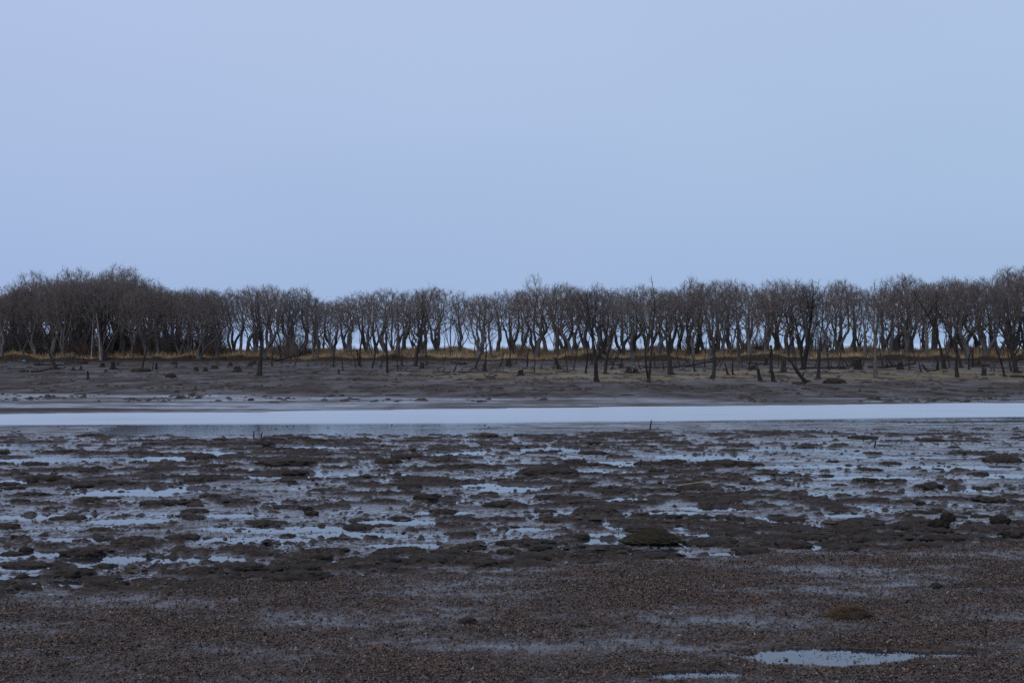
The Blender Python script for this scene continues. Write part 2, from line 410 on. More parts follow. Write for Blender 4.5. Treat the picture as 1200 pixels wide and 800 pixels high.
def build_crumbs():
    r = RS(15); n = 30000
    d = 1 / r.uniform(1 / 52., 1 / 17., n); x = r.uniform(-.42, .42, n) * d
    z, col, wet, cm = terrain(x, d)
    e = d - edge(x)
    cl = fbm(x / 1.3, d / 1.1, 3, 121)
    keep = (r.rand(n) < np.clip(.22 + 1.3 * cl, .03, 1) * np.where(z < -.015, .35, 1) * np.where(d > 45, .25, 1)) & (e > .2)
    x, d, z, cm = x[keep], d[keep], z[keep], cm[keep]; n = len(x)
    s = .012 + .055 * r.rand(n) ** 4 + .0005 * d
    # coarser weed and debris on the far shore
    m = 46000; d2 = r.uniform(72, 187, m); x2 = r.uniform(-.42, .42, m) * d2
    kp = r.rand(m) < np.clip(-.10 + 1.6 * fbm(x2 / 3.5, d2 / 9, 3, 125), .015, 1)
    x2, d2 = x2[kp], d2[kp]; z2 = terrain(x2, d2)[0]
    x = np.append(x, x2); d = np.append(d, d2); z = np.append(z, z2); s = np.append(s, (.05 + .16 * r.rand(len(x2)) ** 2.5) * (.7 + .004 * d2)); n = len(x)
    base = np.array([[1, 0, 0], [.3, .95, 0], [-.8, .6, 0], [-.8, -.6, 0], [.3, -.95, 0], [.45, .15, .75], [-.3, .35, .8], [-.2, -.4, .7]])
    a = r.rand(n) * 6.283; ca, sa = np.cos(a), np.sin(a)
    V = base[None] * (1 + r.normal(0, .22, (n, 8, 3))) * np.stack([s * (1 + r.rand(n)), s, s * (.35 + .5 * r.rand(n))], 1)[:, None]
    vx = V[..., 0] * ca[:, None] - V[..., 1] * sa[:, None]; vy = V[..., 0] * sa[:, None] + V[..., 1] * ca[:, None]
    V = np.stack([vx + x[:, None], vy + d[:, None], V[..., 2] + np.maximum(z, -.006)[:, None]], 2)
    f = np.array([[0, 1, 5], [1, 6, 5], [1, 2, 6], [2, 3, 6], [3, 7, 6], [3, 4, 7], [4, 5, 7], [4, 0, 5], [5, 6, 7]])
    F_ = (np.arange(n)[:, None, None] * 8 + f[None]).reshape(-1, 3)
    c = np.array([.038, .030, .024]) * (.45 + 1.1 * r.rand(n, 1)) + np.array([.02, .010, .003]) * (r.rand(n, 1) < .15)
    me = mesh_from('seaweed_crumbs', V.reshape(-1, 3), [F_], M_litter, True, {'Col': np.repeat(c, 8, 0)})
    o = link('seaweed_crumbs', me); o['kind'] = 'stuff'
    o['label'] = 'small dark crumbs of mud and weed scattered between the pools'; o['category'] = 'mud crumbs'

def build_grass():
    r = RS(9); n = 70000
    x = (r.rand(n) * 2 - 1) * 95; y = 188.6 + r.rand(n) * 25
    yb = 188.5 + 1.3 * fbm(x / 7, x * 0 + .3, 3, 91)
    cl = fbm(x / 3, y / 3, 2, 113)
    ok = (y > yb + .6) & (r.rand(n) < .35 + .9 * cl + .25)
    x, y, cl = x[ok], y[ok], cl[ok]; n = len(x); z = terrain(x, y)[0]
    h = (.22 + .38 * r.rand(n)) * (1 + .5 * cl); a = r.rand(n) * 6.283; w = .022; ln = r.normal(0, .22, (n, 2))
    b0 = np.stack([x - np.cos(a) * w, y - np.sin(a) * w, z - .03], 1); b1 = np.stack([x + np.cos(a) * w, y + np.sin(a) * w, z - .03], 1)
    tp = np.stack([x + ln[:, 0] * h, y + ln[:, 1] * h, z + h], 1)
    V = np.stack([b0, b1, tp], 1).reshape(-1, 3); t = np.arange(3 * n).reshape(-1, 3)
    c = np.array([.42, .32, .19]) * (.6 + .7 * r.rand(n, 1)) * (1 + .4 * cl[:, None])
    c = c * np.where(r.rand(n, 1) < .15, .5, 1)
    me = mesh_from('dry_grass', V, [t], M_grass, False, {'Col': np.repeat(c, 3, 0)})
    o = link('dry_grass', me); o['kind'] = 'stuff'
    o['label'] = 'strip of dry tawny grass along the bank beneath the bare trees'; o['category'] = 'grass'

# ------------------------------------------------------------------ bare trees (space colonisation)
def unit(v): return v / (np.linalg.norm(v, axis=-1, keepdims=True) + 1e-9)

def grow_tree(seed, hgt=11.0, width=3.6, crown0=.34, nstem=1, spread=.25, lean=0.0, natt=640, sin=.10, top_pow=.6, step=.36):
    r = RS(seed)
    # attraction points inside a domed, lumpy crown
    lobes = [(r.rand() * 6.28, .25 + .75 * r.rand()) for _ in range(7)]
    A = []
    while len(A) < natt:
        t = crown0 + (1 - crown0) * r.rand() ** .58
        u = (t - crown0) / (1 - crown0)
        prof = (np.sin(np.pi * min(1, (u * .80 + .06))) ** top_pow)
        a = r.rand() * 6.283; q = np.sqrt(r.rand())
        lob = .72 + .28 * max(np.cos(a - l0) * l1 for l0, l1 in lobes)
        A.append([q * width * prof * lob * np.cos(a) + lean * hgt * t, q * width * prof * lob * np.sin(a), hgt * (t * (1 - .10 * q * q))])
    A = np.array(A); A[:, :] += r.normal(0, .12, A.shape)
    P = [np.zeros(3)]; par = [-1]
    fork = 0 if nstem > 1 and r.rand() < .6 else 1
    cur = 0
    tdir = np.array([lean + r.normal(0, .06), r.normal(0, .06), 1.])
    if fork:
        d = unit(tdir); 
        for k in range(int(hgt * (crown0 * (.35 + .5 * r.rand())) / step)):
            d = unit(d + r.normal(0, sin, 3) * [1, 1, .2] + [0, 0, .05]); P.append(P[cur] + d * step); par.append(cur); cur = len(P) - 1
    b0 = cur; a0 = r.rand() * 6.283
    for s in range(nstem):
        a = a0 + s * 6.283 / nstem + r.normal(0, .4); sp = spread * (.6 + .8 * r.rand())
        d = unit(np.array([np.cos(a) * sp + lean, np.sin(a) * sp, 1.])); cur = b0
        top = hgt * crown0 * (.9 + .5 * r.rand())
        while P[cur][2] < top:
            d = unit(d + r.normal(0, sin * 1.3, 3) * [1, 1, .2] + [0, 0, .04]); P.append(P[cur] + d * step); par.append(cur); cur = len(P) - 1
    P = list(P); near = np.full(len(A), 0); nd = np.full(len(A), 1e9)
    def upd(i0):
        nonlocal near, nd
        Q = np.array(P[i0:])
        D = np.linalg.norm(A[:, None] - Q[None], axis=2); j = D.argmin(1); m = D[np.arange(len(A)), j]
        w = m < nd; near[w] = j[w] + i0; nd[w] = m[w]
    upd(0); kids = {}
    for it in range(75):
        keep = nd > step * 1.5
        A = A[keep]; near = near[keep]; nd = nd[keep]
        if len(A) == 0: break
        i0 = len(P); PP = np.array(P)
        dirs = unit(A - PP[near]); acc = np.zeros((len(P), 3)); np.add.at(acc, near, dirs)
        for j in np.unique(near):
            if kids.get(j, 0) > 3: continue
            d = unit(acc[j]); pd = unit(PP[j] - PP[par[j]]) if par[j] >= 0 else np.array([0, 0, 1.])
            d = unit(d + .6 * pd + r.normal(0, .15, 3) + [0, 0, .07])
            P.append(PP[j] + d * step); par.append(j); kids[j] = kids.get(j, 0) + 1
        if len(P) == i0: break
        upd(i0)
        stuck = np.array([kids.get(j, 0) > 3 for j in near])
        if len(stuck): A = A[~stuck]; near = near[~stuck]; nd = nd[~stuck]
        if len(A) == 0: break
    P = np.array(P); par = np.array(par); n = len(P)
    rad = np.zeros(n); nk = np.zeros(n, int)
    s2 = np.zeros(n)
    for i in range(n - 1, -1, -1):
        rad[i] = np.sqrt(s2[i]) if s2[i] > 0 else .0125
        rad[i] = min(rad[i] + .0008, 1)
        if par[i] >= 0: s2[par[i]] += rad[i] ** 2.0; nk[par[i]] += 1
    return P, par, rad

def chains(P, par, rad):
    n = len(P); ch = [[] for _ in range(n)]
    for i in range(1, n): ch[par[i]].append(i)
    out = []; st = [(0, -1)]
    while st:
        i, p = st.pop(); c = [p] if p >= 0 else []
        while True:
            c.append(i)
            if not ch[i]: break
            k = sorted(ch[i], key=lambda j: -rad[j])
            st += [(j, i) for j in k[1:]]; i = k[0]
        if len(c) > 1: out.append(c)
    return out

def tree_meshes(name, seed, twig=M_twig, bark=M_bark, thick=1.2, twigs=2.1, flare=1.35, twl=.66, **kw):
    P, par, rad = grow_tree(seed, **kw); r = RS(seed + 999)
    top = P[:, 2].max()
    mt, mc = MB(), MB()
    cut = min(.075, rad.max() * .55)
    for c in chains(P, par, rad):
        pts = P[c]; rr = rad[c].copy()
        if rr[0] > rr[1] * 1.05 and c[0] != 0: rr[0] = rr[1] * 1.1
        rr = rr * thick * (1 + .38 * sm(.03, .16, rr))
        if c[0] == 0: 
            hgt = pts[:, 2]; rr = rr * (1 + (flare - 1) * np.exp(-hgt / .45)); pts = pts.copy(); pts[0, 2] = -.35
        # split at the trunk / crown threshold
        big = rr > cut * thick * 1.15
        k = len(c) if big.all() else int(np.argmin(big))
        if k >= 2: mt.tubes(pts[None, :min(k + 1, len(c))], rr[None, :min(k + 1, len(c))], 7)
        if k < len(c) - 1:
            a = max(k - 0, 0) if k >= 2 else 0
            if len(c) - a >= 2: mc.tubes(pts[None, a:], rr[None, a:], 4 if rr[a] > .035 else 3)
    # twigs
    fine = np.where(rad < .045)[0]; fine = fine[fine > 0]
    m = int(len(fine) * twigs); wts = np.clip((P[fine, 2] / top - .25) * 1.6, .12, 1); src = fine[r.choice(len(fine), m, p=wts / wts.sum())]
    d0 = unit(P[src] - P[par[src]])
    ctr = np.array([P[:, 0].mean(), P[:, 1].mean(), top * .45])
    d = unit(d0 * .7 + r.normal(0, .55, (m, 3)) + .5 * unit(P[src] - ctr) + [0, 0, .25])
    L = twl * (.45 + .9 * r.rand(m)); p0 = P[src]; p1 = p0 + d * L[:, None] * .5
    d2 = unit(d + r.normal(0, .3, (m, 3)) + [0, 0, .15]); p2 = p1 + d2 * L[:, None] * .5
    mc.tubes(np.stack([p0, p1, p2], 1), np.stack([np.full(m, .0115), np.full(m, .009), np.full(m, .005)], 1) * (.7 + .6 * r.rand(m, 1)), 3)
    for fr in (.9, .9):   # side sprigs
        w = np.where(r.rand(m) < fr)[0]; s = (.3 + .6 * r.rand(len(w)))[:, None]
        q0 = p0[w] * (1 - s) + p2[w] * s
        dd = unit(d[w] + r.normal(0, .6, (len(w), 3)) + [0, 0, .1]); LL = (L[w] * (.35 + .4 * r.rand(len(w))))[:, None]
        mc.tubes(np.stack([q0, q0 + dd * LL], 1), np.tile([.0085, .0045], (len(w), 1)), 3)
    return mt.mesh(name + '_trunk', bark), mc.mesh(name + '_crown', twig), float(np.percentile(P[:, 2], 99.5) + .3)

def build_trees():
    V = {}
    specs = {
        'multi_stem': [dict(seed=101, nstem=3, width=4.3, crown0=0.22, spread=.24), dict(seed=102, nstem=4, width=4.7, crown0=0.26, spread=.30), dict(seed=103, nstem=3, width=3.9, crown0=0.30, spread=.2)],
        'forked': [dict(seed=111, nstem=2, width=4.1, crown0=0.28, spread=.22), dict(seed=112, nstem=2, width=4.5, crown0=0.24, spread=.30), dict(seed=113, nstem=2, width=3.8, crown0=0.34, spread=.18)],
        'single': [dict(seed=121, nstem=1, width=3.6, crown0=0.30, spread=.05), dict(seed=122, nstem=1, width=4.0, crown0=0.26, spread=.08), dict(seed=123, nstem=1, width=3.1, crown0=0.22, spread=.05, natt=450)],
        'leaning': [dict(seed=131, nstem=1, width=3.7, crown0=0.28, lean=.14), dict(seed=132, nstem=2, width=3.9, crown0=0.28, lean=-.13, spread=.2), dict(seed=133, nstem=2, width=3.6, crown0=0.32, lean=.10, spread=.25)],
        'slender': [dict(seed=141, nstem=1, width=2.4, crown0=0.26, natt=300), dict(seed=142, nstem=2, width=2.6, crown0=0.30, natt=320, spread=.12)],
        'coppiced': [dict(seed=145, nstem=5, width=3.4, crown0=.42, spread=.17, natt=420, thick=1.0), dict(seed=146, nstem=6, width=3.8, crown0=.38, spread=.22, natt=460, thick=1.0), dict(seed=147, nstem=4, width=2.8, crown0=.46, spread=.13, natt=360, thick=1.0)],
        'domed': [dict(seed=151, nstem=3, width=4.6, crown0=0.32, spread=.22, natt=760, top_pow=.5), dict(seed=152, nstem=2, width=4.2, crown0=0.36, spread=.22, natt=680, top_pow=.5)],
    }
    for k, lst in specs.items():
        V[k] = []
        for s in lst:
            s = dict(s); sd = s.pop('seed'); V[k].append(tree_meshes('bare_tree', sd, **s))
    rust = tree_meshes('bare_tree', 161, twig=M_rust, nstem=3, width=2.9, crown0=.25, spread=.14, natt=420, thick=.8)
    lolly = tree_meshes('bare_tree', 171, nstem=1, width=2.3, crown0=.62, spread=.05, natt=260, top_pow=.5, sin=.06)
    r = RS(77)
    PX = [-260, 0, 25, 50, 70, 80, 100, 115, 125, 140, 155, 170, 190, 250, 320, 360, 378, 388, 400, 440, 470, 510, 545, 580, 600, 628, 640, 660, 700, 740, 790, 810, 850, 900, 940, 1000, 1060, 1120, 1180, 1200, 1460]
    PY = [332, 337, 330, 325, 328, 326, 321, 322, 320, 318, 322, 327, 333, 336, 334, 340, 347, 350, 344, 339, 334, 338, 340, 333, 335, 334, 332, 329, 333, 336, 337, 331, 327, 330, 328, 331, 325, 326, 319, 318, 322]
    regions = [(60, 'in the far left end wood'), (115, 'left of the pale birch'), (165, 'under the tallest domed crowns'),
               (235, 'right of the tallest domed crowns'), (300, 'left of the tall black dead tree'), (380, 'left of the skyline dip'),
               (450, 'right of the skyline dip'), (545, 'in the airy centre stand'), (610, 'left of the ball-topped tree'),
               (680, 'near the ball-topped tree'), (760, 'left of the tallest dead pole'), (840, 'right of the tallest dead pole'),
               (940, 'behind the thick dark stump'), (1040, 'behind the steeply leaning trunk'), (1120, 'left of the right brush pile'), (9999, 'at the far right end')]
    rowname = ['on the bank edge', 'in the tawny grass', 'in the back row']
    kindname = {'multi_stem': 'many-stemmed bare oak', 'forked': 'forked bare oak', 'single': 'single-trunked bare oak', 'leaning': 'leaning bare oak', 'slender': 'slender bare tree', 'domed': 'broad domed bare oak', 'coppiced': 'thin-stemmed oak clump'}
    def region(px):
        return next(t for b, t in regions if px < b)
    def place(px, d, mesh, label, group, top=None, f=1.0, rot=None, sx=1.0):
        x = (px - 600) / F * d; z = float(height(x, d)[0])
        ytop = np.interp(px, PX, PY) if top is None else top
        hh = (H + (HZ - ytop) / F * d - z) * f
        s = hh / mesh[2]
        o = thing('bare_tree', label, 'tree', (x, d, z), r.rand() * 6.283 if rot is None else rot, group, scale=(s * sx, s * sx, s))
        o.rotation_euler[0] = r.normal(0, .045); o.rotation_euler[1] = r.normal(0, .045)
        link('trunk', mesh[0], o); link('crown', mesh[1], o)
        return o
    cnt = 0
    kinds = ['multi_stem', 'forked', 'single', 'leaning', 'slender', 'domed', 'coppiced']
    rows = [(191, 2.0, 2.35, [.24, .22, .2, .20, .1, .04], (.76, .98)), (198, 2.4, 2.05, [.24, .24, .2, .14, .1, .08], (.88, 1.03)), (206.5, 2.4, 2.1, [.18, .22, .26, .12, .18, .04], (.84, 1.0))]
    for ri, (d0, jit, gap, pr, fr) in enumerate(rows):
        x = -86.0
        while x < 86:
            d = d0 + r.uniform(-jit, jit); px = 600 + x / d * F
            step = gap * r.uniform(.55, 1.45)
            if px < 235: step *= .80
            if 480 < px < 600: step *= 1.22
            if 376 < px < 396: step *= 1.1
            x += step
            if px < -70 or px > 1275: continue
            if ri == 2 and 480 < px < 600 and r.rand() < .35: continue
            k = kinds[r.choice(7, p=np.array(pr + [.22]) / (sum(pr) + .22))]; me = V[k][r.randint(len(V[k]))]
            lab = f'{kindname[k]} {rowname[ri]}, {region(px)}'
            place(px, d, me, lab, f'{kindname[k]}s {rowname[ri]}, {region(px)}', f=r.uniform(*fr), sx=r.uniform(.80, 1.22)); cnt += 1
    # the tall crowns that stand out
    place(42, 214, V['domed'][1], 'pale rounded crown rising behind the dark wood at the far left', None, top=319, sx=.95)
    place(88, 212, V['domed'][0], 'broad tall oak crown just left of the tallest dome on the skyline', None, top=315, sx=1.0)
    place(78, 209, V['slender'][0], 'thin spiky tree top poking up beside the tall left crowns', None, top=318)
    place(140, 211, V['domed'][1], 'tallest domed oak on the left skyline, trunk curving up to an open crown', None, top=312, rot=2.2, sx=1.05)
    place(112, 193, rust, 'rusty brown bush-like tree beside the pale birch trunk', None, top=338, sx=.9)
    place(412, 192, rust, 'small reddish-brown tree beside the dip in the skyline', None, top=352, sx=.75)
    place(628, 205, lolly, 'tree with a small round ball-shaped top above the centre skyline', None, top=322)
    place(809, 203, V['single'][1], 'tree with a small rounded top at the notch right of the dead pole', None, top=325, sx=.8)
    place(1185, 206, V['domed'][0], 'tall broad oak crown at the right end of the tree line', None, top=313)
    # second rank in the closed left wood
    for i in range(26):
        px = -60 + i * 12 + r.uniform(-5, 5); d = r.uniform(212, 219)
        k = ['multi_stem', 'forked', 'single'][r.randint(3)]; me = V[k][r.randint(3)]
        place(px, d, me, 'bare tree deep inside the dark closed wood on the left, mostly hidden', 'trees deep inside the closed left wood', f=r.uniform(.82, .95)); cnt += 1
    # slim young trees filling the gaps
    YT = [tree_meshes('young_tree', 181, nstem=2, width=1.2, crown0=.34, natt=130, spread=.08, sin=.07, thick=.8, twigs=1.8, hgt=9), tree_meshes('young_tree', 182, nstem=4, width=1.6, crown0=.36, natt=160, spread=.15, thick=.8, twigs=1.8, hgt=9),
          tree_meshes('young_tree', 183, nstem=1, width=1.5, crown0=.24, natt=150, lean=.12, thick=.8, twigs=1.8, hgt=8)]
    for i in range(80):
        px = r.uniform(-60, 1260); d = r.uniform(189.8, 210); k = r.randint(3)
        lab = ['twin-stemmed', 'many-stemmed', 'leaning'][k] + ' young tree among bigger oaks, ' + region(px)
        o = place(px, d, YT[k], lab, lab.replace('tree', 'trees', 1), f=r.uniform(.45, .85)); o.name = 'young_tree'
    # undergrowth
    def shrub_mesh(seed, mat, n=70, h=2.6):
        rr = RS(seed); mb = MB()
        a = rr.rand(n) * 6.283; sp = .1 + rr.rand(n) * .8
        p0 = np.stack([np.cos(a) * sp * .7, np.sin(a) * sp * .7, np.full(n, -.1)], 1)
        d = unit(np.stack([np.cos(a) * sp, np.sin(a) * sp, np.ones(n)], 1) + rr.normal(0, .12, (n, 3))); L = h * (.25 + .75 * rr.rand(n))
        p1 = p0 + d * L[:, None] * .5; d2 = unit(d + rr.normal(0, .25, (n, 3))); p2 = p1 + d2 * L[:, None] * .5
        mb.tubes(np.stack([p0, p1, p2], 1), np.tile([.028, .02, .007], (n, 1)), 3)
        for _ in range(9):
            s = rr.rand(n)[:, None]; q = p1 * (1 - s) + p2 * s; dd = unit(d2 + rr.normal(0, .6, (n, 3))); l = (.25 + .6 * rr.rand(n))[:, None]
            mb.tubes(np.stack([q, q + dd * l], 1), np.tile([.011, .004], (n, 1)), 3)
        return mb.mesh('bare_shrub', mat)
    SH = [shrub_mesh(201, M_twig), shrub_mesh(202, M_rust, 60, 2.2), shrub_mesh(203, M_twig, 90, 3.2)]
    for i in range(72):
        px = r.uniform(-50, 262) if i < 64 else r.uniform(262, 1230)
        d = r.uniform(191.5, 211); x = (px - 600) / F * d; z = float(height(x, d)[0])
        k = r.randint(3); where = 'on the floor of the closed left wood' if i < 64 else 'in the tawny grass among the spaced trees'
        lab = ['tangled grey-brown bare shrub', 'low rusty bare shrub', 'tall thin-stemmed bare shrub'][k] + ' ' + where
        thing('bare_shrub', lab, 'shrub', (x, d, z), r.rand() * 6.28, lab.replace('shrub ', 'shrubs '), SH[k], r.uniform(.8, 1.35))
    print('trees', cnt)

# ------------------------------------------------------------------ dead trees, stumps, logs
def walk(r, p0, d, L, n, wob, up=0.0):
    P = [np.array(p0, float)]; d = unit(np.array(d, float)); s = L / n
    for _ in range(n):
        d = unit(d + r.normal(0, wob, 3) + [0, 0, up]); P.append(P[-1] + d * s)
    return np.array(P)

def dead_tree(px, py, hpx, label, seed, lean=0.0, rb=.16, nb=5, stems=1, mat=None, blen=.35, broken=False, name='dead_tree', wob=.07, bfrom=.3, yaw=None):
    r = RS(seed); x, d, z = at(px, py); Ht = hpx / F * d; mat = mat or M_dead
    o = thing(name, label, 'dead tree', (x, d, z), 0)
    for s in range(stems):
        a = r.rand() * 6.28
        dirv = np.array([lean + (0 if stems == 1 else (.10 if s == 0 else -.07)), r.normal(0, .05), 1.])
        hh = Ht * (1 if s == 0 else .82); n = 12
        P = walk(r, (0 if s == 0 else .1, 0, -.25), dirv, hh * np.sqrt(1 + lean ** 2) + .25, n, wob, .03)
        t = np.linspace(0, 1, n + 1); R = rb * (1 - t * (.45 if broken else .88)) * (1 + .5 * np.exp(-t * hh / .25)) * (1 + .10 * r.normal(0, 1, n + 1)) * (1 if s == 0 else .75)
        mb = MB(); mb.tubes(P[None], R[None], 8)
        link('trunk' if s == 0 else 'stem', mb.mesh('trunk', mat), o)
        for b in range(nb):
            i = int(np.clip(n * (bfrom + (1 - bfrom) * r.rand()), 2, n - 1)); a = r.rand() * 6.28
            bd = np.array([np.cos(a) * 1.0, np.sin(a) * .5, .75 + .5 * r.rand()])
            L = hh * blen * (.5 + .7 * r.rand()) * (1.15 - .5 * t[i])
            Q = walk(r, P[i], bd, L, 7, .16, .08); mbb = MB()
            rb0 = R[i] * .5; mbb.tubes(Q[None], (rb0 * np.linspace(1, .18, 8))[None], 5)
            k = 7; j = r.randint(2, 7, k); dd = unit(r.normal(0, 1, (k, 3)) * [1, .6, .5] + [0, 0, .7]); l = (L * (.2 + .3 * r.rand(k)))[:, None]
            mid = Q[j] + dd * l * .5; end = mid + unit(dd + r.normal(0, .4, (k, 3))) * l * .5
            mbb.tubes(np.stack([Q[j], mid, end], 1), np.stack([rb0 * .38 * np.ones(k), rb0 * .25 * np.ones(k), .006 * np.ones(k)], 1), 4)
            link('branch', mbb.mesh('branch', mat), o)
    roots(o, r, rb * .7, 3, mat)
    return o

def roots(o, r, rb, n, mat, ln=4.0):
    a0 = r.rand() * 6.28
    for k in range(n):
        a = a0 + k * 6.283 / n + r.normal(0, .3); L = rb * ln * (.7 + .6 * r.rand())
        P = np.array([[np.cos(a) * rb * .5, np.sin(a) * rb * .5, rb * 1.3], [np.cos(a) * rb * 1.5, np.sin(a) * rb * 1.5, rb * .55],
                      [np.cos(a + .1) * L * .7, np.sin(a + .1) * L * .7, .02], [np.cos(a + .2) * L, np.sin(a + .2) * L, -.12]])
        mb = MB(); mb.tubes(P[None], (rb * np.array([.5, .42, .25, .12]))[None], 5); link('root', mb.mesh('root', mat), o)

def stump(px, py, hpx, wpx, label, seed, lean=0.0, mat=None, twin=False, spike=.35, name='tree_stump', nroot=3):
    r = RS(seed); x, d, z = at(px, py); h = hpx / F * d; w = wpx / F * d / 2; mat = mat or M_dead
    o = thing(name, label, 'stump', (x, d, z), 0)
    for s in range(2 if twin else 1):
        sd = 12; nr = 7; vs = []
        ox = 0 if s == 0 else w * 1.7; hh = h if s == 0 else h * .85; ww = w * (.75 if twin else 1)
        for i in range(nr):
            t = i / (nr - 1)
            for k in range(sd):
                a = k / sd * 6.283; rr = ww * (1 + .75 * np.exp(-t * 5)) * (1 - .12 * t) * (1 + .16 * np.sin(3 * a + seed) + .1 * r.normal())
                zt = hh * t - .2 * (i == 0)
                if i == nr - 1: zt += hh * spike * (r.rand() - .6)
                vs.append([ox + rr * np.cos(a) + lean * max(zt, 0), rr * np.sin(a), zt])
        idx = np.arange(nr * sd).reshape(nr, sd); A, B = idx[:-1], idx[1:]
        q = np.stack([A, np.roll(A, -1, 1), np.roll(B, -1, 1), B], -1).reshape(-1, 4)
        vs.append([ox + lean * hh * .8, 0, hh * .72]); e = idx[-1]
        t = np.stack([e, np.roll(e, -1), np.full(sd, nr * sd)], 1)
        mb = MB(); mb.add(vs, q, t); link('trunk', mb.mesh('stump', mat, False), o)
    roots(o, r, w * .6, nroot, mat, 4.5)
    return o

def log(px, py, lpx, label, seed, rb=.11, ang=0.0, nb=3, mat=None, tilt=0.02, name='fallen_log', cat='log', up=.5):
    r = RS(seed); x, d, z = at(px, py); L = lpx / F * d; mat = mat or M_dead
    o = thing(name, label, cat, (x, d, z), ang)
    P = walk(r, (-L / 2, 0, rb * .5), (1, 0, tilt), L, 10, .09); P[:, 2] = np.maximum(P[:, 2], rb * .3) * .6 + .2 * rb
    mb = MB(); mb.tubes(P[None], (rb * np.linspace(1.1, .5, 11) * (1 + .1 * r.normal(0, 1, 11)))[None], 7); link('trunk', mb.mesh('log', mat), o)
    for _ in range(nb):
        i = r.randint(1, 10); Q = walk(r, P[i], (r.normal(0, .6), r.normal(0, .4), up + .4 * r.rand()), .25 + L * .16 * r.rand(), 5, .25)
        m2 = MB(); m2.tubes(Q[None], (rb * .5 * np.linspace(1, .2, 6))[None], 5); link('branch', m2.mesh('branch', mat), o)
    return o

def brush_pile(px, py, wpx, hpx, label, seed, n=70):
    r = RS(seed); x, d, z = at(px, py); w = wpx / F * d / 2; h = hpx / F * d
    o = thing('brush_pile', label, 'brush pile', (x, d, z), 0)
    core = lump(seed, 1.0, .45, 3, .30); mb0 = MB(); mb0.add(core[0] * [w * .8, w * .55, h * .75], None, core[1]); link('root_plate', mb0.mesh('root_plate', M_clod), o)
    for k in range(12):
        a = r.rand() * 6.28; p0 = np.array([np.cos(a) * w * .5 * r.rand(), np.sin(a) * w * .3, h * .3 * r.rand()])
        Q = walk(r, p0, (np.cos(a) * .9, np.sin(a) * .5, .3 + .7 * r.rand()), w * (.4 + .5 * r.rand()), 6, .2)
        mb = MB(); mb.tubes(Q[None], (.05 * np.linspace(1, .2, 7))[None], 4)
        m = 8; j = r.randint(1, 7, m); dd = unit(r.normal(0, 1, (m, 3)) + [0, 0, .4]); l = .3 * (.4 + r.rand(m))[:, None]
        mb.tubes(np.stack([Q[j], Q[j] + dd * l], 1), np.tile([.014, .005], (m, 1)), 3)
        link('branch', mb.mesh('branch', M_dead), o)
    return o

# ------------------------------------------------------------------ lumps: clods and rocks
def ico(sub):
    import bmesh
    bm = bmesh.new(); bmesh.ops.create_icosphere(bm, subdivisions=sub, radius=1)
    v = np.array([p.co[:] for p in bm.verts]); f = np.array([[p.index for p in g.verts] for g in bm.faces]); bm.free()
    return v, f
_ICO = {k: ico(k) for k in (3, 4, 5)}

def lump(seed, w=1.0, h=.4, sub=4, rough=.22, freq=1.4):
    v, f = _ICO[sub]; v = v.copy()
    s = seed * 3.7
    n = fbm(v[:, 0] * freq + s, v[:, 1] * freq + v[:, 2] * .9 + s, 4, seed % 50, .55) + .6 * fbm(v[:, 0] * 4 + v[:, 2] * 3 + s, v[:, 1] * 4 - v[:, 2] * 2.5, 3, seed % 37 + 3, .6)
    v = v * (1 + rough * n)[:, None]
    low = v[:, 2] < 0
    v[low, 2] *= .5; v[low, :2] *= (1 - .12 * np.clip(-v[low, 2:3], 0, 1))
    v[:, 2] = np.sign(v[:, 2]) * np.abs(v[:, 2]) ** .85
    v[:, :2] *= w; v[:, 2] *= h
    return v, f

